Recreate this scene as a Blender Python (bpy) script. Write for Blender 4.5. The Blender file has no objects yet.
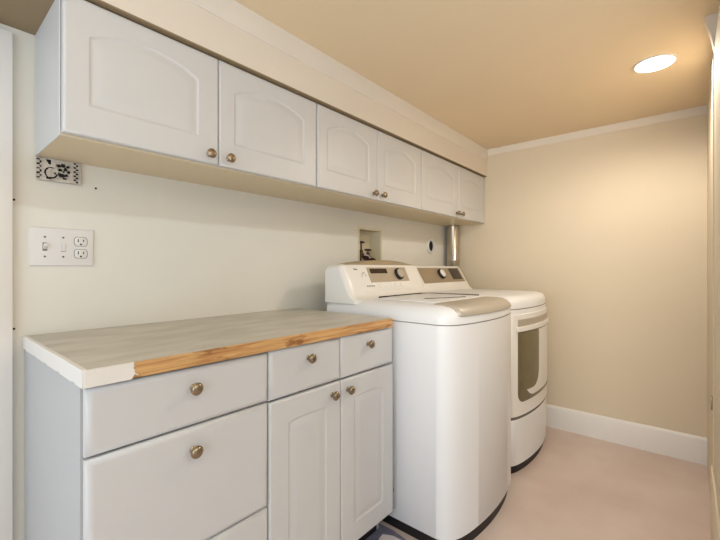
import bpy, bmesh, math, random
from mathutils import Vector
random.seed(4)
C = bpy.context.scene.collection
PI = math.pi

# ------------------------------------------------------------------ materials
def srgb(r, g, b):
    f = lambda v: (v/255/12.92) if v/255 <= .04045 else ((v/255+.055)/1.055)**2.4
    return (f(r), f(g), f(b), 1)

def mat(name, col, rough=.5, metal=0, var=.04, scale=6, stretch=(1, 1, 1), bump=0, bscale=120, coat=0, col2=None, spec=.5):
    m = bpy.data.materials.new(name); m.use_nodes = True
    n = m.node_tree.nodes; l = m.node_tree.links
    p = n['Principled BSDF']
    tc = n.new('ShaderNodeTexCoord'); mp = n.new('ShaderNodeMapping'); mp.inputs['Scale'].default_value = stretch
    l.new(tc.outputs['Object'], mp.inputs['Vector'])
    nz = n.new('ShaderNodeTexNoise'); nz.inputs['Scale'].default_value = scale; nz.inputs['Detail'].default_value = 5
    l.new(mp.outputs['Vector'], nz.inputs['Vector'])
    rp = n.new('ShaderNodeValToRGB')
    a = col2 if col2 else tuple(c*(1-var) for c in col[:3])+(1,)
    rp.color_ramp.elements[0].position = .35; rp.color_ramp.elements[0].color = a
    rp.color_ramp.elements[1].position = .65; rp.color_ramp.elements[1].color = col
    l.new(nz.outputs['Fac'], rp.inputs['Fac']); l.new(rp.outputs['Color'], p.inputs['Base Color'])
    p.inputs['Roughness'].default_value = rough; p.inputs['Metallic'].default_value = metal
    p.inputs['Coat Weight'].default_value = coat; p.inputs['Specular IOR Level'].default_value = spec
    if bump:
        b2 = n.new('ShaderNodeTexNoise'); b2.inputs['Scale'].default_value = bscale; b2.inputs['Detail'].default_value = 3
        l.new(mp.outputs['Vector'], b2.inputs['Vector'])
        bp = n.new('ShaderNodeBump'); bp.inputs['Strength'].default_value = bump; bp.inputs['Distance'].default_value = .002
        l.new(b2.outputs['Fac'], bp.inputs['Height']); l.new(bp.outputs['Normal'], p.inputs['Normal'])
    return m

M = {}
M['wall'] = mat('cream_wall_paint', srgb(231, 227, 217), .7, var=.05, scale=1.6, bump=.25, bscale=35)
M['end_wall'] = mat('beige_wall_paint', srgb(221, 206, 181), .7, var=.03, scale=1.2, bump=.2, bscale=35)
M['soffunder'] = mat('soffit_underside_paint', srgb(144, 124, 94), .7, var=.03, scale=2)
M['plain'] = mat('plain_white_paint', srgb(226, 226, 226), .8)
M['soffit'] = mat('soffit_paint', srgb(226, 215, 200), .65, var=.03, scale=2, bump=.2, bscale=40)
M['ceiling'] = mat('tan_ceiling_paint', srgb(230, 208, 174), .75, var=.03, scale=1.5, bump=.25, bscale=30)
M['trim'] = mat('white_trim_paint', srgb(233, 228, 222), .4, var=.02)
M['crown'] = mat('crown_paint', srgb(226, 217, 205), .45, var=.02)
M['floor'] = mat('pinkish_beige_floor', srgb(214, 196, 186), .42, var=.0, scale=3.5, bump=.15, bscale=60, col2=srgb(204, 183, 172))
M['cab'] = mat('white_thermofoil', srgb(206, 204, 202), .36, var=.015, scale=3)
M['cab2'] = mat('base_cabinet_thermofoil', srgb(206, 205, 205), .38, var=.015, scale=3)
M['carcass2'] = mat('base_cabinet_box', srgb(186, 186, 187), .45, var=.02, scale=3)
M['carcass'] = mat('white_cabinet_box', srgb(206, 205, 203), .45, var=.02, scale=3)
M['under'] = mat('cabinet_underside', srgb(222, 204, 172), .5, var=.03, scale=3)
M['appl'] = mat('white_enamel', srgb(233, 233, 234), .36, var=.01, scale=3, coat=.08)
M['appl2'] = mat('white_plastic', srgb(234, 231, 226), .3, var=.01, scale=3)
M['black'] = mat('black_plastic', srgb(22, 17, 20), .5, var=.2)
M['dark'] = mat('dark_void', srgb(30, 26, 24), .9, var=.3, scale=40)
M['lcd'] = mat('dark_display', srgb(52, 34, 22), .12, var=.1)
M['greypan'] = mat('taupe_control_panel', srgb(186, 172, 152), .3, metal=.25, var=.03)
M['dgrey'] = mat('bronze_control_panel', srgb(166, 148, 122), .3, metal=.3, var=.05)
M['handle'] = mat('satin_taupe_metal', srgb(186, 176, 161), .4, metal=.2, var=.03, scale=4)
M['cap'] = mat('taupe_cap', srgb(176, 158, 128), .4, metal=.2, var=.05)
M['nickel'] = mat('brushed_nickel', srgb(158, 142, 120), .25, metal=1, var=.1, scale=30)
M['galv'] = mat('galvanised_steel', srgb(200, 192, 178), .3, metal=1, var=.12, scale=14, stretch=(1, 1, .3))
M['lam'] = mat('grey_laminate', srgb(202, 195, 183), .34, var=.0, scale=5, stretch=(1, 3.2, 1), col2=srgb(178, 172, 160))
M['plate'] = mat('white_plate_plastic', srgb(228, 224, 221), .32, var=.01)
M['perf'] = mat('galvanised_plate_paint', srgb(203, 194, 182), .5, metal=.2, var=.35, scale=60)
M['cream'] = mat('cream_box_plastic', srgb(214, 202, 172), .5, var=.03)
M['brass'] = mat('aged_brass', srgb(92, 70, 54), .4, metal=.8, var=.3, scale=60)
M['purple'] = mat('dark_valve_handle', srgb(62, 40, 58), .45, var=.2, scale=40)
M['hose'] = mat('pale_hose', srgb(188, 170, 182), .5, var=.1, scale=40)
M['scrap'] = mat('white_vinyl_scrap', srgb(226, 214, 214), .6, var=.12, scale=25)
M['residue'] = mat('blue_grey_residue', srgb(126, 122, 140), .7, var=.35, scale=22)
M['mark'] = mat('grey_print', srgb(120, 108, 96), .6, var=.1)
M['gasket'] = mat('seam_shadow_gasket', srgb(120, 112, 104), .8, var=.1)
M['drum'] = mat('olive_grey_drum', srgb(128, 118, 88), .32, metal=.35, var=.15, scale=12)

def wood_mat():
    m = mat('bare_wood_edge', srgb(214, 158, 90), .55)
    n = m.node_tree.nodes; l = m.node_tree.links; p = n['Principled BSDF']
    tc = n.new('ShaderNodeTexCoord'); mp = n.new('ShaderNodeMapping'); mp.inputs['Scale'].default_value = (6, 20, 90)
    l.new(tc.outputs['Object'], mp.inputs['Vector'])
    a = n.new('ShaderNodeTexNoise'); a.inputs['Scale'].default_value = 1.2; a.inputs['Detail'].default_value = 8; a.inputs['Distortion'].default_value = .8
    l.new(mp.outputs['Vector'], a.inputs['Vector'])
    r = n.new('ShaderNodeValToRGB'); e = r.color_ramp.elements
    e[0].position = .3; e[0].color = srgb(168, 112, 62); e[1].position = .62; e[1].color = srgb(214, 170, 112)
    l.new(a.outputs['Fac'], r.inputs['Fac'])
    mp2 = n.new('ShaderNodeMapping'); mp2.inputs['Scale'].default_value = (9, 9, 30)
    l.new(tc.outputs['Object'], mp2.inputs['Vector'])
    b = n.new('ShaderNodeTexNoise'); b.inputs['Scale'].default_value = 1.3; b.inputs['Detail'].default_value = 3
    l.new(mp2.outputs['Vector'], b.inputs['Vector'])
    r2 = n.new('ShaderNodeValToRGB'); e = r2.color_ramp.elements
    e[0].position = .60; e[0].color = (0, 0, 0, 1); e[1].position = .68; e[1].color = (.75, .75, .75, 1)
    l.new(b.outputs['Fac'], r2.inputs['Fac'])
    mx = n.new('ShaderNodeMixRGB'); mx.inputs['Color2'].default_value = srgb(128, 74, 34)
    l.new(r2.outputs['Color'], mx.inputs['Fac']); l.new(r.outputs['Color'], mx.inputs['Color1'])
    l.new(mx.outputs['Color'], p.inputs['Base Color'])
    return m
M['wood'] = wood_mat()

def emis(name, col, s):
    m = bpy.data.materials.new(name); m.use_nodes = True
    p = m.node_tree.nodes['Principled BSDF']
    p.inputs['Emission Color'].default_value = col; p.inputs['Emission Strength'].default_value = s
    p.inputs['Base Color'].default_value = col
    return m
M['glow'] = emis('lit_lens', (1, .95, .86, 1), 14)

def glass_mat():
    m = bpy.data.materials.new('smoked_door_glass'); m.use_nodes = True
    p = m.node_tree.nodes['Principled BSDF']
    p.inputs['Base Color'].default_value = (.62, .6, .5, 1); p.inputs['Roughness'].default_value = .04
    p.inputs['Transmission Weight'].default_value = 1; p.inputs['IOR'].default_value = 1.25
    return m
M['glass'] = glass_mat()

# wall paint: repaired patches below the cupboards (a paint pattern in the wall's own coordinates)
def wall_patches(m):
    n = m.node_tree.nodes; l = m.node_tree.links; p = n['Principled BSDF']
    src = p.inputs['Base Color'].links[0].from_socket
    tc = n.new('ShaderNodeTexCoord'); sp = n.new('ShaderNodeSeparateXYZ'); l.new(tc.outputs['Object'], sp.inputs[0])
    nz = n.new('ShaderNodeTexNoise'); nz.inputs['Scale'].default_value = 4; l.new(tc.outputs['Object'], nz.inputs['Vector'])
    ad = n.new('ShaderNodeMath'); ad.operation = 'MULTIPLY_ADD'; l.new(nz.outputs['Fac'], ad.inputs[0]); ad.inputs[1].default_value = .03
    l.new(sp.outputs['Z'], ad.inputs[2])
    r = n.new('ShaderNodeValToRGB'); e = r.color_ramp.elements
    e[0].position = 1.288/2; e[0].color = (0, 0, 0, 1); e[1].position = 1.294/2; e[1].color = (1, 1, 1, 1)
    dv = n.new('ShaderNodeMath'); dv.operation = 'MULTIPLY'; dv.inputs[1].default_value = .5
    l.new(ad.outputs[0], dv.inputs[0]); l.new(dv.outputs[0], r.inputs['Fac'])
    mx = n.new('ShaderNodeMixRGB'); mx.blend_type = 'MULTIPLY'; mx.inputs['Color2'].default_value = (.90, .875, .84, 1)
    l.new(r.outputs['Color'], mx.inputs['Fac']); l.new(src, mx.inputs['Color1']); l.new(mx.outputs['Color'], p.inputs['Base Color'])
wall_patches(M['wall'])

# ------------------------------------------------------------------ helpers
def new(): return bmesh.new()

def box(bm, x0, x1, y0, y1, z0, z1, bev=0, seg=2):
    v = [bm.verts.new((x, y, z)) for z in (z0, z1) for y in (y0, y1) for x in (x0, x1)]
    q = [(0, 2, 3, 1), (4, 5, 7, 6), (0, 1, 5, 4), (2, 6, 7, 3), (0, 4, 6, 2), (1, 3, 7, 5)]
    fs = [bm.faces.new([v[i] for i in f]) for f in q]
    if bev:
        es = list({e for f in fs for e in f.edges})
        bmesh.ops.bevel(bm, geom=es, offset=bev, segments=seg, affect='EDGES', profile=.5)
    return bm

def rings(bm, rs, cap0=True, cap1=True, closed=True):
    vs = [[bm.verts.new(p) for p in r] for r in rs]
    n = len(rs[0])
    for a, b in zip(vs, vs[1:]):
        for i in range(n if closed else n-1):
            j = (i+1) % n
            bm.faces.new((a[i], a[j], b[j], b[i]))
    if cap0: bm.faces.new(list(reversed(vs[0])))
    if cap1: bm.faces.new(vs[-1])
    return vs

def lathe(bm, prof, origin, axis, seg=28, cap0=True, cap1=True):
    o = Vector(origin); a = Vector(axis).normalized()
    t = Vector((0, 0, 1)) if abs(a.z) < .9 else Vector((1, 0, 0))
    u = a.cross(t).normalized(); w = a.cross(u)
    rs = []
    for r, h in prof:
        rs.append([o+a*h+(u*math.cos(2*PI*k/seg)+w*math.sin(2*PI*k/seg))*max(r, 1e-5) for k in range(seg)])
    rings(bm, rs, cap0, cap1)

def tube(bm, pts, r, seg=10):
    P = [Vector(p) for p in pts]; rs = []
    for i, p in enumerate(P):
        d = (P[min(i+1, len(P)-1)]-P[max(i-1, 0)]).normalized()
        t = Vector((0, 0, 1)) if abs(d.z) < .9 else Vector((1, 0, 0))
        u = d.cross(t).normalized(); w = d.cross(u)
        rs.append([p+(u*math.cos(2*PI*k/seg)+w*math.sin(2*PI*k/seg))*r for k in range(seg)])
    rings(bm, rs)

def prism(bm, poly, x0, x1):
    """polygon in (y,z) swept along x"""
    rings(bm, [[(x0, y, z) for y, z in poly], [(x1, y, z) for y, z in poly]])

def root_loc(p):
    while p.parent: p = p.parent
    return Vector(p.location)

def obj(name, bm, m, parent=None, angle=35):
    """bm is in world coordinates; origin goes to the thing's base"""
    bmesh.ops.recalc_face_normals(bm, faces=bm.faces[:])
    if parent is not None:
        bmesh.ops.translate(bm, verts=bm.verts[:], vec=-root_loc(parent))
    me = bpy.data.meshes.new(name); bm.to_mesh(me); bm.free()
    me.materials.append(m)
    for p in me.polygons: p.use_smooth = True
    me.set_sharp_from_angle(angle=math.radians(angle))
    o = bpy.data.objects.new(name, me); C.objects.link(o)
    if parent is not None: o.parent = parent
    return o

def thing(name, label, cat, loc, group=None):
    o = bpy.data.objects.new(name, None); C.objects.link(o)
    o.location = loc; o['label'] = label; o['category'] = cat; o.empty_display_size = .1
    if group: o['group'] = group
    return o

def single(o, label, cat, group=None):
    o['label'] = label; o['category'] = cat
    if group: o['group'] = group
    return o

def recenter(o):
    me = o.data
    c = Vector((sum(v.co.x for v in me.vertices), sum(v.co.y for v in me.vertices), 0))/len(me.vertices)
    c.z = min(v.co.z for v in me.vertices)
    for v in me.vertices: v.co -= c
    o.location = c
    return o

def struct(name, bm, m, parent=None):
    o = obj(name, bm, m, parent); 
    if parent is None: o['kind'] = 'structure'
    return o

# ------------------------------------------------------------------ the room
XE, YB, ZC = 2.889, 1.50, 2.0          # end wall, back wall, ceiling
XL, YR = -1.5, -2.2                     # open room behind the camera
RW = -.082                              # right wall face

struct('floor', box(new(), XL-.1, XE+.1, YR-.1, YB+.1, -.1, 0), M['floor'])
struct('ceiling', box(new(), XL-.1, XE+.1, YR-.1, YB+.1, ZC, ZC+.1), M['ceiling'])

# back wall with the recess of the washer outlet box
bx0, bx1, bz0, bz1, bd = 1.757, 1.968, 1.08, 1.332, .085
bm = new()
g = {}
xs = [XL-.1, bx0, bx1, XE+.1]; zs = [0, bz0, bz1, ZC]
for i, x in enumerate(xs):
    for k, z in enumerate(zs): g[i, k] = bm.verts.new((x, YB, z))
for i in range(3):
    for k in range(3):
        if (i, k) != (1, 1): bm.faces.new((g[i, k], g[i+1, k], g[i+1, k+1], g[i, k+1]))
hb = [bm.verts.new((x, YB+bd, z)) for x, z in ((bx0, bz0), (bx1, bz0), (bx1, bz1), (bx0, bz1))]
hf = [g[1, 1], g[2, 1], g[2, 2], g[1, 2]]
for i in range(4): bm.faces.new((hf[i], hf[(i+1) % 4], hb[(i+1) % 4], hb[i]))
bm.faces.new(hb)
o4 = [bm.verts.new((x, YB+.1, z)) for x, z in ((xs[0], 0), (xs[3], 0), (xs[3], ZC), (xs[0], ZC))]
bm.faces.new(o4)
bm.faces.new([g[i, 0] for i in range(4)]+[o4[1], o4[0]]); bm.faces.new([g[i, 3] for i in range(4)]+[o4[2], o4[3]])
bm.faces.new([g[0, k] for k in range(4)]+[o4[3], o4[0]]); bm.faces.new([g[3, k] for k in range(4)]+[o4[2], o4[1]])
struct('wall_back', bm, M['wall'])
struct('wall_end', box(new(), XE, XE+.1, YR-.1, YB, 0, ZC), M['end_wall'])
struct('wall_left', box(new(), XL-.1, XL, YR, YB, 0, ZC), M['plain'])
struct('wall_rear', box(new(), XL, XE, YR-.1, YR, 0, ZC), M['plain'])
struct('wall_right', box(new(), 1.30, XE, RW-.1, RW, 0, ZC), M['end_wall'])

# soffit over the wall cupboards
SY, SZ = 1.176, 1.80
struct('soffit', box(new(), XL, XE, SY, YB, SZ, ZC, ), M['soffit'])
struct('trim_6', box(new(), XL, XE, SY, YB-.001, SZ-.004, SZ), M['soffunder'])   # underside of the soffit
crown = lambda o, s: [(o, ZC), (o-s*.008, ZC), (o-s*.008, ZC-.05), (o-s*.005, ZC-.066), (o-s*.003, ZC-.08), (o, ZC-.08)]
bm = new(); prism(bm, crown(SY, 1), XL, XE-.0)
struct('trim_1', bm, M['crown'])                       # crown along the soffit
bm = new()
pf = [(XE, ZC), (XE-.012, ZC), (XE-.011, ZC-.02), (XE-.006, ZC-.034), (XE-.004, ZC-.045), (XE, ZC-.045)]
rings(bm, [[(x, RW, z) for x, z in pf], [(x, SY-.006, z) for x, z in pf]])
struct('trim_2', bm, M['soffit'])                       # crown on the end wall
bm = new()
pf = [(XE, 0), (XE-.016, 0), (XE-.016, .132), (XE-.012, .144), (XE-.004, .15), (XE, .15)]
rings(bm, [[(x, RW, z) for x, z in pf], [(x, YB, z) for x, z in pf]])
struct('baseboard_end', bm, M['trim'])
# casing board at the left of the back wall
bm = box(new(), .085, .200, YB-.02, YB, 0, 1.774, .003)
struct('trim_3', bm, M['trim'])
# right side: door casing, its grooved face, crown stub over it
bm = box(new(), 1.30, 1.97, RW, RW+.008, .0, 1.862, .002)
box(bm, 1.90, 1.97, RW, RW+.013, .36, 1.862, .003)
box(bm, 1.30, 1.82, RW, RW+.012, .36, 1.862, .003)
box(bm, 1.30, 1.99, RW, RW+.016, .0, .345, .003)
struct('trim_4', bm, M['end_wall'])
bm = new(); prism(bm, [(RW, ZC), (RW+.036, ZC), (RW+.034, ZC-.02), (RW+.020, ZC-.07), (RW+.010, ZC-.128), (RW, ZC-.128)], 1.86, 1.90)
struct('trim_5', bm, M['soffit'])

# ------------------------------------------------------------------ cupboard fronts
def rect_ring(x0, x1, z0, z1, arch, n=14):
    """matched outline: bottom, right, top (arched up by arch), left"""
    pts = []
    for i in range(n): pts.append((x0+(x1-x0)*i/n, z0))
    for i in range(n): pts.append((x1, z0+(z1-z0)*i/n))
    for i in range(n):
        q = 1-2*i/n
        pts.append((x0+(x1-x0)*(q+1)/2, z1+arch*(1-q*q)))
    for i in range(n): pts.append((x0, z1+(z0-z1)*i/n))
    return pts

def panel_door(name, x0, x1, z0, z1, y, th, parent, ml, mr, mb, mt, arch, mt_=None):
    """door whose front face is at y (towards -y), routed groove round a raised field"""
    bm = new(); rs = []
    def R(pts, yy): rs.append([(px, yy, pz) for px, pz in pts])
    R(rect_ring(x0, x1, z0, z1, 0), y+th)
    R(rect_ring(x0, x1, z0, z1, 0), y+.005)
    R(rect_ring(x0+.0015, x1-.0015, z0+.0015, z1-.0015, 0), y+.0017)
    R(rect_ring(x0+.005, x1-.005, z0+.005, z1-.005, 0), y)
    R(rect_ring(x0+.007, x1-.007, z0+.007, z1-.007, 0), y)
    for ins, d in ((-.002, 0), (0, 0), (.002, .0016), (.005, .0028), (.009, .0029), (.014, .0024), (.022, .0013), (.030, .0005), (.036, .0001), (.038, .0001), (.046, .0001)):
        R(rect_ring(x0+ml+ins, x1-mr-ins, z0+mb+ins, z1-mt-ins*.8, arch), y+d)
    rings(bm, rs)
    return obj(name, bm, mt_ or M['cab'], parent, 50)

def slab_front(name, x0, x1, z0, z1, y, th, parent, mt_=None):
    bm = new(); rs = []
    def R(i, yy): rs.append([(px, yy, pz) for px, pz in rect_ring(x0+i, x1-i, z0+i, z1-i, 0, 2)])
    R(0, y+th); R(0, y+.008); R(.0012, y+.0055); R(.006, y+.002); R(.010, y+.0003); R(.014, y); R(.016, y); R(.022, y)
    rings(bm, rs)
    return obj(name, bm, mt_ or M['cab'], parent, 50)

def knob(x, z, y, parent):
    bm = new()
    lathe(bm, [(.0085, 0), (.0085, .002), (.0058, .004), (.0055, .011), (.0075, .0135), (.0135, .016), (.0152, .019), (.0152, .0215), (.0125, .0225),
               (.0122, .0232), (.013, .0245), (.011, .0268), (.006, .0282), (.001, .0287)], (x, y, z), (0, -1, 0), 32)
    return obj('knob', bm, M['nickel'], parent, 45)

# wall cupboards -----------------------------------------------------
def wall_cupboard(x0, x1, mid, label, near=False):
    z0, z1, yf = 1.433, SZ-.004, 1.212
    t = thing('wall_cabinet', label, 'cabinet', ((x0+x1)/2, (yf+YB)/2, z0), 'white wall cabinets under the soffit')
    th = .016
    for nm, b in (('side_panel', (x0, x0+(.003 if near else th), yf, YB, z0 if near else z0+th, z1)), ('side_panel', (x1-th, x1, yf, YB, z0+th, z1)),
                  ('top_panel', (x0+th, x1-th, yf, YB, z1-th, z1)), ('back_panel', (x0+th, x1-th, YB-.006, YB, z0+th, z1-th))):
        obj(nm, box(new(), *b, .001, 1), M['carcass'], t)
    obj('bottom_panel', box(new(), x0+(.003 if near else 0), x1, yf, YB, z0, z0+th), M['under'], t)
    g = .0016
    for a, b, kx in ((x0+.003, mid-g, mid-.036), (mid+g, x1-.002, mid+.034)):
        d = panel_door('door', a, b, z0+.005, 1.791, 1.19, .02, t, .055, .068, .080, .092, .036)
        knob(kx, 1.466, 1.19, d)
    return t
wall_cupboard(.252, 1.121, .676, 'white wall cabinet with arched-panel doors and open left side, leftmost of the three', True)
wall_cupboard(1.122, 1.963, 1.541, 'middle white wall cabinet, between the leftmost one and the one above the dryer')
wall_cupboard(1.964, XE-.003, 2.44, 'white wall cabinet at the far end, above the dryer and against the end wall')

# base cupboards -----------------------------------------------------
YF = .915
def base_box(x0, x1, t):
    th = .016
    for xa in (x0, x1-th):
        bm = new(); prism(bm, [(.937, .858), (.937, .1), (.992, .1), (.992, 0), (YB-.004, 0), (YB-.004, .858)], xa, xa+th)
        obj('side_panel', bm, M['carcass2'], t)
    for nm, b in (('bottom_panel', (x0+th, x1-th, .937, YB-.004, .1, .116)), ('back_panel', (x0+th, x1-th, YB-.012, YB-.004, .116, .858))):
        obj(nm, box(new(), *b, .001, 1), M['carcass2'], t)
    obj('toe_kick', box(new(), x0+th, x1-th, .99, 1.0, 0, .1), M['black'], t)
    obj('rail', box(new(), x0+th, x1-th, .937, .957, .84, .858), M['carcass2'], t)

t = thing('base_cabinet', 'white base cabinet with a stack of three drawers, at left under the countertop', 'cabinet', (.45, 1.2, 0), 'white base cabinets under the countertop')
base_box(.228, .674, t)
for z0, z1, kz in ((.7135, .853, .806), (.4125, .708, .655), (.103, .407, .33)):
    d = slab_front('drawer', .2325, .6725, z0, z1, YF, .02, t, mt_=M['cab2']); knob(.4515, kz, YF, d)
t = thing('base_cabinet', 'white base cabinet with two small drawers above two doors, beside the washing machine', 'cabinet', (.98, 1.2, 0), 'white base cabinets under the countertop')
base_box(.675, 1.288, t)
for x0, x1, kx in ((.677, .9745, .825), (.978, 1.286, 1.122)):
    d = slab_front('drawer', x0, x1, .711, .855, YF, .02, t, mt_=M['cab2']); knob(kx, .812, YF, d)
for x0, x1, kx in ((.677, .9745, .932), (.978, 1.286, 1.010)):
    d = panel_door('door', x0, x1, .103, .7045, YF, .02, t, .068, .068, .075, .072, .004, M['cab2']); knob(kx, .668, YF, d)

# countertop ---------------------------------------------------------
cx0, cx1, cy0, cy1, cz0, cz1 = .232, 1.268, .911, YB-.002, .8585, .8945
t = thing('countertop', 'grey laminate countertop with bare wood front edge, on the base cabinets', 'countertop', ((cx0+cx1)/2, 1.2, cz0))
obj('slab', box(new(), cx0, cx1, cy0, cy1, cz0, cz1, .0012, 1), M['lam'], t)
obj('wood_edge', box(new(), .302, cx1+.001, cy0-.006, cy0, cz0+.0005, cz1-.0018, .0012, 1), M['wood'], t)['label'] = 'bare orange wood front edge'
# laminate strip left on the front edge, torn at its right end
tear = [(.317, cz1-.001), (.3155, cz1-.006), (.3175, cz1-.0085), (.3150, cz1-.012), (.3165, cz1-.0155), (.319, cz1-.018), (.3165, cz1-.0205), (.3195, cz1-.024),
        (.3255, cz1-.029), (.3235, cz1-.030), (.319, cz1-.026), (.316, cz1-.028), (.3135, cz1-.033), (.311, cz0)]
poly = [(cx0-.004, cz0), (cx0-.004, cz1-.001)] + tear
bm = new()
rings(bm, [[(x, cy0-.001, z) for x, z in poly], [(x, cy0-.0085, z) for x, z in poly]])
obj('torn_edge_band', bm, M['trim'], t)['label'] = 'white laminate strip torn off at its right end'
bm = new()
ye = [cy0-.007+(cy1-cy0+.007)*i/24 for i in range(25)]
top = [cz1+.001+random.uniform(-.0006, .0006) for _ in ye]
for i in range(24):
    box(bm, cx0-.0085, cx0, ye[i], ye[i+1], cz0+.002*(i % 5 == 2), (top[i]+top[i+1])/2)
obj('side_edge_band', bm, M['trim'], t)['label'] = 'white strip along the left end'

# ------------------------------------------------------------------ appliances
def yfront(x, xm, hw):
    q = max(-1, min(1, (x-xm)/hw))
    return (.634 if xm < 2 else .661)+.046*q*q+.062*(1-math.sqrt(max(0, 1-abs(q)**10)))

def outline(xm, hw, yb, inset=0, n=72):
    """plan of an appliance: bowed front with rounded corners, straight sides"""
    pts = []
    k = 1-inset/hw
    for i in range(n+1):
        q = math.sin(-PI/2+PI*i/n)
        x = xm+q*hw
        pts.append((xm+q*hw*k, yfront(x, xm, hw)+inset))
    pts += [(xm+hw*k, .9), (xm+hw*k, 1.15), (xm+hw*k, yb-.012), (xm+hw*k-.012, yb), (xm-hw*k+.012, yb), (xm-hw*k, yb-.012), (xm-hw*k, 1.15), (xm-hw*k, .9)]
    return pts

def shell(name, xm, hw, yb, prof, m, parent):
    bm = new()
    rings(bm, [[(x, y, z) for x, y in outline(xm, hw, yb, ins)] for ins, z in prof])
    return obj(name, bm, m, parent, 40)

def front_panel(name, xm, hw, x0, x1, z0, z1, off, th, m, parent, rad=.01, n=28, rtop=None):
    """thin panel that follows the bowed front; off is how far its face stands proud"""
    if rtop is None: rtop = rad
    bm = new(); rs = []
    xs = sorted(set([x0+(x1-x0)*i/n for i in range(n+1)]+[x0+rad*(1-math.cos(PI/2*j/6)) for j in range(7)]+[x1-rad*(1-math.cos(PI/2*j/6)) for j in range(7)]))
    F = []; B = []
    for x in xs:
        d = min(x-x0, x1-x)
        def cr(r): return r-math.sqrt(max(0, r*r-(r-d)**2)) if d < r else 0
        lo, hi = z0+cr(rad), z1-cr(rtop)
        y = yfront(x, xm, hw)
        e = .002
        rs.append([(x, y-off+th, lo), (x, y-off+e, lo), (x, y-off, lo+e), (x, y-off, hi-e), (x, y-off+e, hi), (x, y-off+th, hi)])
    rings(bm, rs)
    return obj(name, bm, m, parent, 40)

def quad_panel(name, face, u0, u1, v0, v1, off, m, parent, th=.002, skew=0):
    """panel on a sloping console face; face(x, v) -> (x, y, z, normal), v from 0 bottom to 1 top"""
    bm = new(); rs = []
    P = [(u0, v0), (u1, v0), (u1+skew, v1), (u0+skew, v1)]
    for o in (off-th-.001, off): rs.append([Vector(face(x, v))+NV[id(face)]*o for x, v in P])
    rings(bm, rs)
    return obj(name, bm, m, parent, 30)
NV = {}
def make_face(yb, zb, yt, zt):
    f = lambda x, v: (x, yb+(yt-yb)*v, zb+(zt-zb)*v)
    NV[id(f)] = Vector((0, -(zt-zb), (yt-yb))).normalized()
    return f

def console(name, x0, x1, prof, m, parent, r=.028, n=6, pinch=.05):
    """profile polygon in (y,z) swept along x with rounded ends"""
    cy = max(p[0] for p in prof); cz = min(p[1] for p in prof)
    bm = new(); rs = []
    xs = [(x0+r*(1-math.cos(PI/2*i/n)), 1-pinch*(1-math.sin(PI/2*i/n))) for i in range(n+1)]
    full = xs+[(x0+x1-x, s) for x, s in reversed(xs)]
    for x, s in full:
        rs.append([(x, cy+(y-cy)*s, cz+(z-cz)*s) for y, z in prof])
    rings(bm, rs)
    return obj(name, bm, m, parent, 40)

# washing machine ----------------------------------------------------
WX, HW, WB = 1.662, .342, 1.345
t = thing('washing_machine', 'white top-loading washing machine with taupe lid handle, between the base cabinet and dryer', 'washing machine', (WX, 1.0, 0))
shell('base', WX, HW-.006, WB-.02, [(.012, 0), (.012, .058)], M['black'], t)
shell('body', WX, HW, WB, [(.004, .050), (0, .055), (0, .8735)], M['appl'], t)
shell('seam', WX, HW-.003, WB-.003, [(0, .873), (0, .8775)], M['gasket'], t)
shell('top_cover', WX, HW, WB, [(.0015, .8765), (0, .878), (0, .893), (.002, .908), (.007, .921), (.015, .932), (.027, .940), (.045, .946), (.07, .948)], M['appl'], t)
wp = [(1.345, .93), (1.345, 1.10), (1.335, 1.113), (1.256, 1.1135), (1.247, 1.108), (1.2405, 1.099), (1.2035, 1.02), (1.183, .975), (1.165, .957), (1.14, .9475), (1.14, .93)]
con = console('console', WX-HW+.002, WX+HW-.002, wp, M['appl2'], t, r=.04, pinch=.12)
wf = make_face(1.2035, 1.02, 1.2405, 1.099)
bm = new(); rs = []
for i in range(25):
    q = -1+2*i/24
    z = 1.1125+.026*(1-q*q)
    x = WX+q*(HW-.035)
    rs.append([(x, 1.252, 1.1115), (x, 1.25, 1.1115+(z-1.1115)*.6), (x, 1.262, z), (x, 1.325, z-.002), (x, 1.338, 1.1115)])
rings(bm, rs); obj('console_cap', bm, M['cap'], con, 40)['label'] = 'arched taupe cap along the top'
pan = quad_panel('control_panel', wf, 1.505, 1.852, .04, .985, .0015, M['greypan'], con)
quad_panel('display', wf, 1.525, 1.668, .60, .90, .0028, M['lcd'], pan)
def dial(x, v, f, r, par, ringm, capm, capr=.8):
    bm = new(); o = f(x, v); nv = NV[id(f)]
    lathe(bm, [(r, .0015), (r, .014), (r*.93, .017), (r*capr, .018)], o, nv, 32)
    k = obj('dial', bm, ringm, par, 40)
    bm = new(); lathe(bm, [(r*capr, .0165), (r*capr, .020), (r*capr*.9, .0225), (.001, .0235)], o, nv, 32)
    obj('dial_face', bm, capm, k, 40)
    return k
dial(1.765, .52, wf, .033, pan, M['black'], M['handle'], .8)
bm = new()
for k in range(4):
    P = Vector(wf(1.45, .47)); nv = NV[id(wf)]
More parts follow.
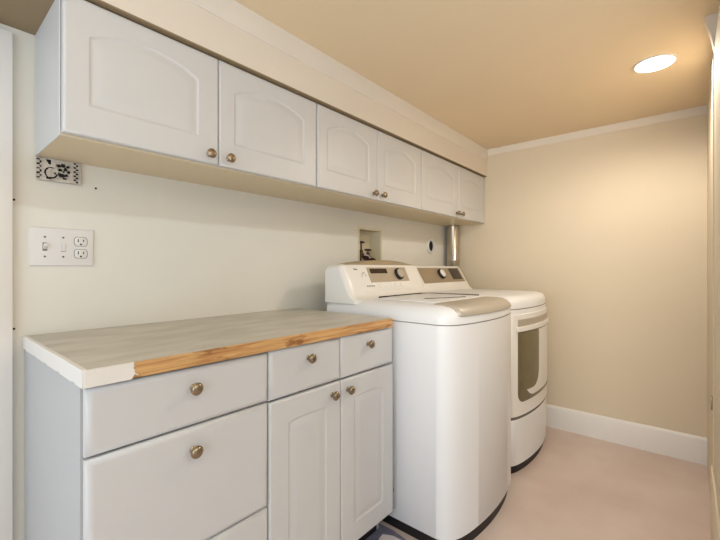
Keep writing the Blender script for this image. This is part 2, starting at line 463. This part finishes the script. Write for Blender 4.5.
# printed triangle mark and logo smudge on the console, at their places
def strip(bm, f, pts, w, off=.0012):
    nv = NV[id(f)]
    for a, b in zip(pts, pts[1:]):
        A = Vector(f(*a))+nv*off; B = Vector(f(*b))+nv*off
        d = (B-A).normalized(); s = d.cross(nv)*w/2
        vs = [bm.verts.new(p) for p in (A-s, B-s, B+s, A+s)]
        bm.faces.new(vs)
strip(bm, wf, [(1.448, .38), (1.458, .62), (1.474, .66), (1.485, .42)], .003)
obj('printed_symbol', bm, M['mark'], con); bm = new()
strip(bm, wf, [(1.403, .86), (1.412, .90), (1.418, .85), (1.431, .87)], .006)
obj('printed_logo', bm, M['mark'], con)
wf2 = make_face(1.183, .975, 1.2035, 1.02)
bm = new()
for k in range(5): strip(bm, wf2, [(1.462+k*.013, .68), (1.470+k*.013, .7)], .006)
obj('printed_text', bm, M['mark'], con)
for k in range(5):
    b = quad_panel('button', wf2, 1.545+k*.052, 1.578+k*.052, .55, .95, .003, M['appl2'], con, th=.004)
quad_panel('button_strip', wf2, 1.44, 1.90, .12, .2, .0022, M['appl2'], con)
# lid
bm = new(); rs = []
lx0, lx1 = 1.43, 1.905
for ins, z in ((0, .9465), (0, .951), (.003, .9535), (.012, .9545)):
    rs.append([(x, y, z) for x, y in rect_ring(lx0+ins, lx1-ins, .79+ins, 1.115-ins, .018, 10)])
rings(bm, rs); lid = obj('lid', bm, M['appl'], t, 40)
bm = new(); rs = []
for ins, z in ((0, .9475), (0, .9483)):
    rs.append([(x, y, z) for x, y in rect_ring(lx0-.004, lx1+.006, .78, 1.120, .018, 10)])
rings(bm, rs); obj('lid_gap', bm, M['gasket'], lid)
bm = new(); box(bm, 1.485, 1.868, 1.134, 1.142, .947, .9575)
obj('lid_back_shade', bm, M['dark'], lid)  # dark strip drawn for the shade line behind the lid
bm = new(); rings(bm, [[(1.868, 1.142, z), (1.861, 1.136, z), (1.912, 1.10, z), (1.955, .84, z), (1.960, .84, z), (1.918, 1.104, z)] for z in (.947, .9572)])
obj('side_gap', bm, M['gasket'], lid)
bm = new(); rings(bm, [[(1.545, .915, z), (1.66, .862, z), (1.775, .828, z), (1.777, .838, z), (1.663, .875, z), (1.548, .927, z)] for z in (.954, .9562)])
obj('lid_slot', bm, M['dark'], lid)
bm = new(); rs = []
hx0, hx1 = 1.378, 1.945
for i in range(33):
    s = i/32; e = math.sin(PI*s)
    x = hx0+(hx1-hx0)*(.5-.5*math.cos(PI*s))
    end = min(1, ((x-hx0)/.012), ((hx1-x)/.05)); end = 1-(1-max(0, end))**2
    y = yfront(x, WX, HW); hb = .785
    yy = y+.012*(1-end)
    zt = .944+.0085*end; zb = .9085-.002*end
    rs.append([(x, hb, .943), (x, hb-.004, zt), (x, yy+.07, zt), (x, yy+.04, zt-.003), (x, yy+.018, zt-.010), (x, yy+.004, .930), (x, yy-.004, .918), (x, yy-.005, zb+.003), (x, yy-.001, zb), (x, yy+.03, zb)])
rings(bm, rs); obj('lid_handle', bm, M['handle'], lid, 40)['label'] = 'curved taupe handle along the front of the lid'
for (y, z, l, a) in ((.935, .162, .016, 1.4), (.93, .1, .018, -.75)):
    bm = new(); dy, dz = math.cos(a)*l, math.sin(a)*l
    vs = [bm.verts.new(p) for p in ((WX-HW-.0006, y, z), (WX-HW-.0006, y+dy, z+dz), (WX-HW-.0006, y+dy+.003, z+dz), (WX-HW-.0006, y+.003, z))]
    bm.faces.new(vs)
    obj('scratch', bm, M['mark'], t)

# dryer --------------------------------------------------------------
DX = 2.372
t = thing('clothes_dryer', 'white front-loading dryer with a dark glass door, beside the end wall', 'dryer', (DX, 1.0, 0))
shell('base', DX, HW-.006, WB-.02, [(.012, 0), (.012, .058)], M['black'], t)
shell('body', DX, HW, WB, [(.004, .050), (0, .055), (0, .8735)], M['appl'], t)
shell('seam', DX, HW-.003, WB-.003, [(0, .873), (0, .8775)], M['gasket'], t)
shell('top_cover', DX, HW, WB, [(.0015, .8765), (0, .878), (0, .90), (.003, .915), (.009, .928), (.02, .938), (.04, .944), (.07, .946)], M['appl'], t)
dp = [(1.345, .93), (1.345, 1.10), (1.338, 1.108), (1.322, 1.108), (1.314, 1.101), (1.25, .994), (1.226, .957), (1.21, .9455), (1.21, .93)]
con = console('console', DX-HW+.03, DX+HW-.004, dp, M['appl2'], t, r=.03, pinch=.05)
df = make_face(1.25, .994, 1.314, 1.101)
pan = quad_panel('control_panel', df, 2.098, 2.672, .04, .95, .0015, M['dgrey'], con)
quad_panel('display', df, 2.505, 2.645, .20, .90, .0028, M['lcd'], pan)
dial(2.365, .55, df, .036, pan, M['black'], M['appl2'], .78)
# door: frame with window, handle band
x0, x1 = DX-HW+.018, DX+HW-.014
door = front_panel('door', DX, HW, x0, x1, .308, .848, .008, .012, M['appl2'], t, rad=.015)
front_panel('door_window', DX, HW, 2.098, 2.668, .378, .757, .0105, .004, M['drum'], door, rad=.05, rtop=.008)['label'] = 'smoky grey-green window panel'
front_panel('window_reflection', DX, HW, 2.15, 2.652, .396, .75, .0113, .003, M['appl2'], door, rad=.12, rtop=.03)  # white panel standing in for the pale reflection across the glass
front_panel('window_glass', DX, HW, 2.112, 2.345, .435, .753, .0121, .003, M['drum'], door, rad=.09, rtop=.02)
front_panel('handle_recess', DX, HW, 2.098, 2.668, .782, .822, .0092, .004, M['handle'], door, rad=.006)
front_panel('handle_lip', DX, HW, 2.085, 2.675, .757, .783, .018, .012, M['appl2'], door, rad=.006)
front_panel('lower_seam', DX, HW, x0, x1, .290, .309, .003, .005, M['gasket'], t, rad=.003)
front_panel('lower_panel', DX, HW, x0, x1, .05, .292, .004, .006, M['appl'], t, rad=.006)

# ------------------------------------------------------------------ back wall fittings
# vent duct
bm = new()
prof = [(.05, .0)]
z = 0
for k in range(1):
    prof += [(.05, .2), (.0515, .203), (.0515, .209), (.05, .212), (.05, .478)]
lathe(bm, prof, (2.826, 1.428, .95), (0, 0, 1), 32)
duct = recenter(obj('vent_duct', bm, M['galv'], None, 50))
single(duct, 'round galvanised metal vent duct rising behind the dryer into the cabinet', 'duct')
# vent collar
t = thing('vent_collar', 'round white vent collar with dark opening on the wall above the dryer', 'vent', (2.59, YB, 1.263))
bm = new()
R0, R1 = .055, .041
lathe(bm, [(R1, .001), (R0, .001), (R0, .014), (R0-.004, .018), (R1+.003, .018), (R1, .015), (R1, .0012)], (2.59, YB, 1.263), (0, -1, 0), 40, False, False)
obj('collar', bm, M['wall'], t)
bm = new(); lathe(bm, [(R1, .0005), (R1, .0022), (.001, .0025)], (2.59, YB, 1.263), (0, -1, 0), 40)
obj('opening', bm, M['dark'], t)['label'] = 'dark round opening'
# washer outlet box
t = thing('washer_outlet_box', 'recessed cream water outlet box with valves in the wall above the washer', 'outlet box', ((bx0+bx1)/2, YB, bz0))
bm = new()
for b in ((bx0-.012, bx0+.002, YB-.003, YB+.0, bz0, bz1+.01), (bx1-.002, bx1+.012, YB-.003, YB, bz0, bz1+.01), (bx0+.002, bx1-.002, YB-.003, YB, bz1-.002, bz1+.01)):
    box(bm, *b)
obj('frame', bm, M['cream'], t)
bm = new()
box(bm, bx0, bx0+.003, YB, YB+bd, bz0, bz1); box(bm, bx1-.003, bx1, YB, YB+bd, bz0, bz1)
box(bm, bx0, bx1, YB, YB+bd, bz1-.003, bz1); box(bm, bx0, bx1, YB, YB+bd, bz0, bz0+.003); box(bm, bx0, bx1, YB+bd-.003, YB+bd, bz0, bz1)
obj('liner', bm, M['cream'], t)
def valve(x, z, tall):
    y = YB+.022
    bm = new()
    lathe(bm, [(.013, 0), (.013, .03), (.019, .034), (.019, .055), (.012, .06), (.010, .078)], (x, y, z), (0, 0, 1), 16)
    lathe(bm, [(.011, -.01), (.011, .03), (.016, .034), (.016, .052)], (x, y, z+.04), (0, -1, -.35), 16)
    v = obj('valve', bm, M['brass'], t)
    bm = new()
    lathe(bm, [(.005, .078), (.005, tall)], (x, y, z), (0, 0, 1), 12)
    rs = [[(x+a*math.cos(2*PI*k/24)*(1+.18*math.cos(8*PI*k/24)), y+a*.6*math.sin(2*PI*k/24), z+tall+h) for k in range(24)] for a, h in ((.010, -.004), (.027, -.002), (.029, .004), (.022, .009), (.008, .010))]
    rings(bm, rs)
    obj('valve_handle', bm, M['purple'], v)
valve(1.803, 1.128, .122); valve(1.868, 1.115, .09)
bm = new()
tube(bm, [(1.79+.052*(1-math.cos(a))/1.2, YB+.0+.01*math.sin(a), 1.12+.052*math.sin(a)) for a in [PI*k/14 for k in range(15)]]+[(1.877, YB-.03, 1.06), (1.877, YB-.06, .99)], .009, 10)
obj('hose', bm, M['hose'], t)
bm = new(); lathe(bm, [(.018, 0), (.018, .055), (.014, .058), (.014, .062)], (1.925, YB+.04, bz0+.003), (0, 0, 1), 20)
obj('drain_cap', bm, M['trim'], t)

# switch plate -------------------------------------------------------
t = thing('switch_plate', 'white three-gang wall plate with two switches and a duplex outlet', 'switch plate', (.32, YB, 1.102))
px0, px1, pz0, pz1 = .2385, .4015, 1.102, 1.2195
bm = new()
rings(bm, [[(x, y, z) for x, z in rect_ring(px0+i, px1-i, pz0+i, pz1-i, 0, 2)] for i, y in ((0, YB), (0, YB-.004), (.002, YB-.0062), (.004, YB-.0066))])
pl = obj('plate', bm, M['plate'], t)
fy = YB-.0066
gx = (.2745, .32, .366); zc = (pz0+pz1)/2
# toggle in first gang
bm = box(new(), gx[0]-.0055, gx[0]+.0055, fy-.0006, fy+.003, zc-.0125, zc+.0125)
obj('toggle_slot', bm, M['mark'], pl)
bm = new()
rings(bm, [[(gx[0]+sx*.0042, fy-.0005, zc+z) for sx, z in ((-1, -.008), (1, -.008), (1, .006), (-1, .006))],
           [(gx[0]+sx*.0034, fy-.012, zc+z+.004) for sx, z in ((-1, -.002), (1, -.002), (1, .006), (-1, .006))]])
obj('toggle', bm, M['plate'], pl)
# rocker in the second gang
bm = new()
rings(bm, [[(gx[1]+sx*.0055, fy-.0004, zc+z) for sx, z in ((-1, -.0125), (1, -.0125), (1, .0125), (-1, .0125))],
           [(gx[1]+sx*.005, fy-d, zc+z) for sx, z, d in ((-1, -.012, .0008), (1, -.012, .0008), (1, .012, .004), (-1, .012, .004))]])
obj('toggle', bm, M['plate'], pl)
bm = box(new(), gx[1]-.0065, gx[1]+.0065, fy-.0004, fy+.001, zc-.0145, zc-.013)
obj('toggle_slot', bm, M['mark'], pl)
for x in gx[:2]:
    for dz in (-.03, .03):
        bm = new(); lathe(bm, [(.003, 0), (.003, .0008), (.001, .0012)], (x, fy, zc+dz), (0, -1, 0), 14)
        obj('screw', bm, M['mark'], pl)
for dz in (-.0195, .0195):
    bm = new(); bm2 = new()
    def lobe(r): return [(max(-.0172*r/1, min(.0172*r, .0185*r*math.cos(2*PI*k/36))), min(.0142*r, max(-.0142*r, .0185*r*math.sin(2*PI*k/36)))) for k in range(36)]
    rings(bm, [[(gx[2]+a, y, zc+dz+b) for a, b in lobe(r)] for r, y in ((1.06, fy+.001), (1.06, fy-.0004))])
    og = obj('receptacle_gap', bm, M['mark'], pl)
    rings(bm2, [[(gx[2]+a, y, zc+dz+b) for a, b in lobe(r)] for r, y in ((.97, fy+.001), (.97, fy-.0012), (.93, fy-.0016))])
    rc = obj('receptacle', bm2, M['plate'], pl)
    bm = new()
    yy = fy-.0018
    box(bm, gx[2]-.0085, gx[2]-.0058, yy, fy, zc+dz-.002, zc+dz+.008)
    box(bm, gx[2]+.0058, gx[2]+.0082, yy, fy, zc+dz-.001, zc+dz+.007)
    lathe(bm, [(.0028, 0), (.0028, .0019)], (gx[2], fy, zc+dz-.0085), (0, -1, 0), 12)
    obj('slot', bm, M['dark'], rc)

# perforated metal box plate just under the first wall cupboard --------
t = thing('junction_box_plate', 'perforated metal electrical box plate on the wall under the leftmost wall cabinet', 'electrical plate', (.31, YB, 1.362))
jx0, jx1, jz0, jz1 = .2535, .3655, 1.363, 1.432
obj('back_box', box(new(), jx0+.002, jx1-.002, YB-.003, YB+.001, jz0+.001, jz1-.001), M['dark'], t)
NX, NZ = 112, 66
def hole(u, v):       # u,v in mm from lower left
    for cx in (5, 10.5):
        for k in range(5):
            cz = 7+13*k+(0 if cx == 5 else 6.5)
            if abs(u-cx) < (3.8 if cx == 5 else 2.6) and abs(v-cz) < (3.2 if k % 2 else 2.2): return True
    for cx in (96, 102):
        for k in range(5):
            cz = 6+12.5*k+(0 if cx == 102 else 6)
            if ((u-cx)/4)**2+((v-cz)/2.8)**2 < 1: return True
    # crescent and corner knock-outs of the round opening
    d = math.hypot(u-36, v-24)
    if 12.5 < d < 17 and not (-2.4 < math.atan2(v-24, u-36) < -1.9): return v < 22 or (u < 30) or v > 38
    if u > 22 and u < 36 and v > 48 and v < 62 and (u-22) > (62-v)*.6: return True
    if u > 24 and u < 36 and v > 5 and v < 16 and (u-24) < (16-v)*1.3: return True
    # ragged torn middle
    for cx, cz, a, b in ((55, 48, 7, 4.5), (66, 50, 6, 6), (72, 40, 5, 6), (58, 36, 6, 4), (52, 24, 9, 4), (63, 20, 9, 6), (74, 22, 5, 4), (80, 33, 4, 5), (67, 32, 3, 3), (78, 48, 5, 4), (70, 12, 5, 3)):
        w = 1+.35*math.sin(u*1.3+v*.9)+.2*math.sin(v*2.1)
        if ((u-cx)/a)**2+((v-cz)/b)**2 < w*1.15: return True
    return False
bm = new(); gv = {}
def gvert(i, k):
    if (i, k) not in gv:
        gv[i, k] = bm.verts.new((jx0+(jx1-jx0)*i/NX, YB-.009, jz0+(jz1-jz0)*k/NZ))
    return gv[i, k]
for i in range(NX):
    for k in range(NZ):
        if not hole(i+.5, k+.5): bm.faces.new((gvert(i, k), gvert(i+1, k), gvert(i+1, k+1), gvert(i, k+1)))
ret = bmesh.ops.extrude_face_region(bm, geom=bm.faces[:])
bmesh.ops.translate(bm, verts=[v for v in ret['geom'] if isinstance(v, bmesh.types.BMVert)], vec=(0, .0012, 0))
obj('perforated_plate', bm, M['perf'], t)

# screws left in the wall and casing
def wall_screw(x, z, y, label):
    bm = new(); lathe(bm, [(.0032, -.001), (.0032, .0015), (.0015, .0028), (.0005, .003)], (x, y, z), (0, -1, 0), 12)
    single(recenter(obj('wall_screw', bm, M['dark'])), label, 'screw', 'screw heads left in the wall')
wall_screw(.409, 1.36, YB, 'small dark screw head in the wall right of the metal plate')
wall_screw(.2045, 1.295, YB, 'small dark screw head in the wall beside the left casing board, upper one')
wall_screw(.2045, .918, YB, 'small dark screw head in the wall beside the left casing board, near countertop height')

# ceiling light ------------------------------------------------------
t = thing('ceiling_light', 'round recessed ceiling light, lit warm white', 'light', (2.14, .112, ZC))
bm = new(); lathe(bm, [(.069, .0), (.078, .0), (.079, .003), (.077, .006), (.071, .007), (.069, .004)], (2.14, .112, ZC), (0, 0, -1), 48, False, False)
obj('trim_ring', bm, M['trim'], t)
bm = new(); lathe(bm, [(.070, .0005), (.070, .005), (.05, .0075), (.001, .008)], (2.14, .112, ZC), (0, 0, -1), 48)
obj('lens', bm, M['glow'], t)

# floor remnants beside the washer ------------------------------------
def sheet(name, pts, z, th, m, label, cat):
    bm = new(); rings(bm, [[(x, y, z) for x, y in pts], [(x, y, z+th) for x, y in pts]])
    return single(recenter(obj(name, bm, m)), label, cat)
sheet('flooring_remnant', [(1.02, .86), (1.16, .80), (1.30, .835), (1.317, .94), (1.31, 1.04), (1.29, 1.06), (1.18, .985), (1.1, .97), (1.0, .95)], .0005, .0015, M['residue'],
      'blue-grey patch of old flooring in the gap beside the washing machine', 'flooring')
sheet('vinyl_scrap', [(1.18, .86), (1.245, .835), (1.29, .87), (1.288, .915), (1.268, .955), (1.235, .95), (1.205, .93)], .0022, .0012, M['scrap'],
      'torn white scrap lying on the floor by the cabinet foot', 'scrap')

# door hinge on the right casing
bm = box(new(), 1.91, 1.93, RW+.011, RW+.018, .575, .625, .002)
single(recenter(obj('door_catch', bm, M['nickel'])), 'small metal catch on the white casing at the right edge', 'catch')

# ------------------------------------------------------------------ lights
def area(name, loc, rot, sx, sy, power, col, shape='RECTANGLE'):
    L = bpy.data.lights.new(name, 'AREA'); L.shape = shape; L.size = sx; L.size_y = sy; L.energy = power; L.color = col
    o = bpy.data.objects.new(name, L); C.objects.link(o); o.location = loc; o.rotation_euler = rot
    return o
L = bpy.data.lights.new('recessed_lamp', 'SPOT'); L.energy = 27; L.color = (1, .93, .83); L.spot_size = math.radians(172); L.spot_blend = .55; L.shadow_soft_size = .07
o = bpy.data.objects.new('recessed_lamp', L); C.objects.link(o); o.location = (2.14, .112, ZC-.02)
area('room_fill', (.2, -1.2, ZC-.03), (0, 0, 0), 1.8, 1.4, 10, (.76, .90, 1))  # unseen overhead fill, added to light the room softly
area('bounce_fill', (-.2, -.75, .9), (PI, 0, 0), 1.2, .9, 27, (.86, .94, 1))  # unseen upward fill, added to brighten ceiling and walls by bounce
area('window_light', (XL+.05, .1, 1.1), (0, math.radians(-90), 0), 1.5, 2.2, 25, (.66, .82, 1))
L = bpy.data.lights.new('far_end_fill', 'SPOT'); L.energy = 56; L.color = (1, .93, .82); L.spot_size = math.radians(62); L.spot_blend = 1; L.shadow_soft_size = .3  # unseen spot added behind the camera to brighten the far end
o = bpy.data.objects.new('far_end_fill', L); C.objects.link(o); o.location = (-.35, -.3, 1.35)
o.rotation_euler = (Vector((2.9, .62, 1.05))-o.location).to_track_quat('-Z', 'Y').to_euler()
w = bpy.data.worlds.new('world'); bpy.context.scene.world = w; w.use_nodes = True
w.node_tree.nodes['Background'].inputs['Color'].default_value = (.9, .93, 1, 1)
w.node_tree.nodes['Background'].inputs['Strength'].default_value = .3

# ------------------------------------------------------------------ camera
cd = bpy.data.cameras.new('camera'); cam = bpy.data.objects.new('camera', cd); C.objects.link(cam)
cd.sensor_width = 36; cd.lens = 386/720*36; cd.shift_y = -2/720; cd.clip_start = .02
cam.location = (0, 0, 1.0956); cam.rotation_euler = (PI/2, 0, math.radians(40.35-90))
bpy.context.scene.camera = cam
vs = bpy.context.scene.view_settings
vs.view_transform = 'Standard'; vs.look = 'None'; vs.exposure = .25; vs.gamma = 1
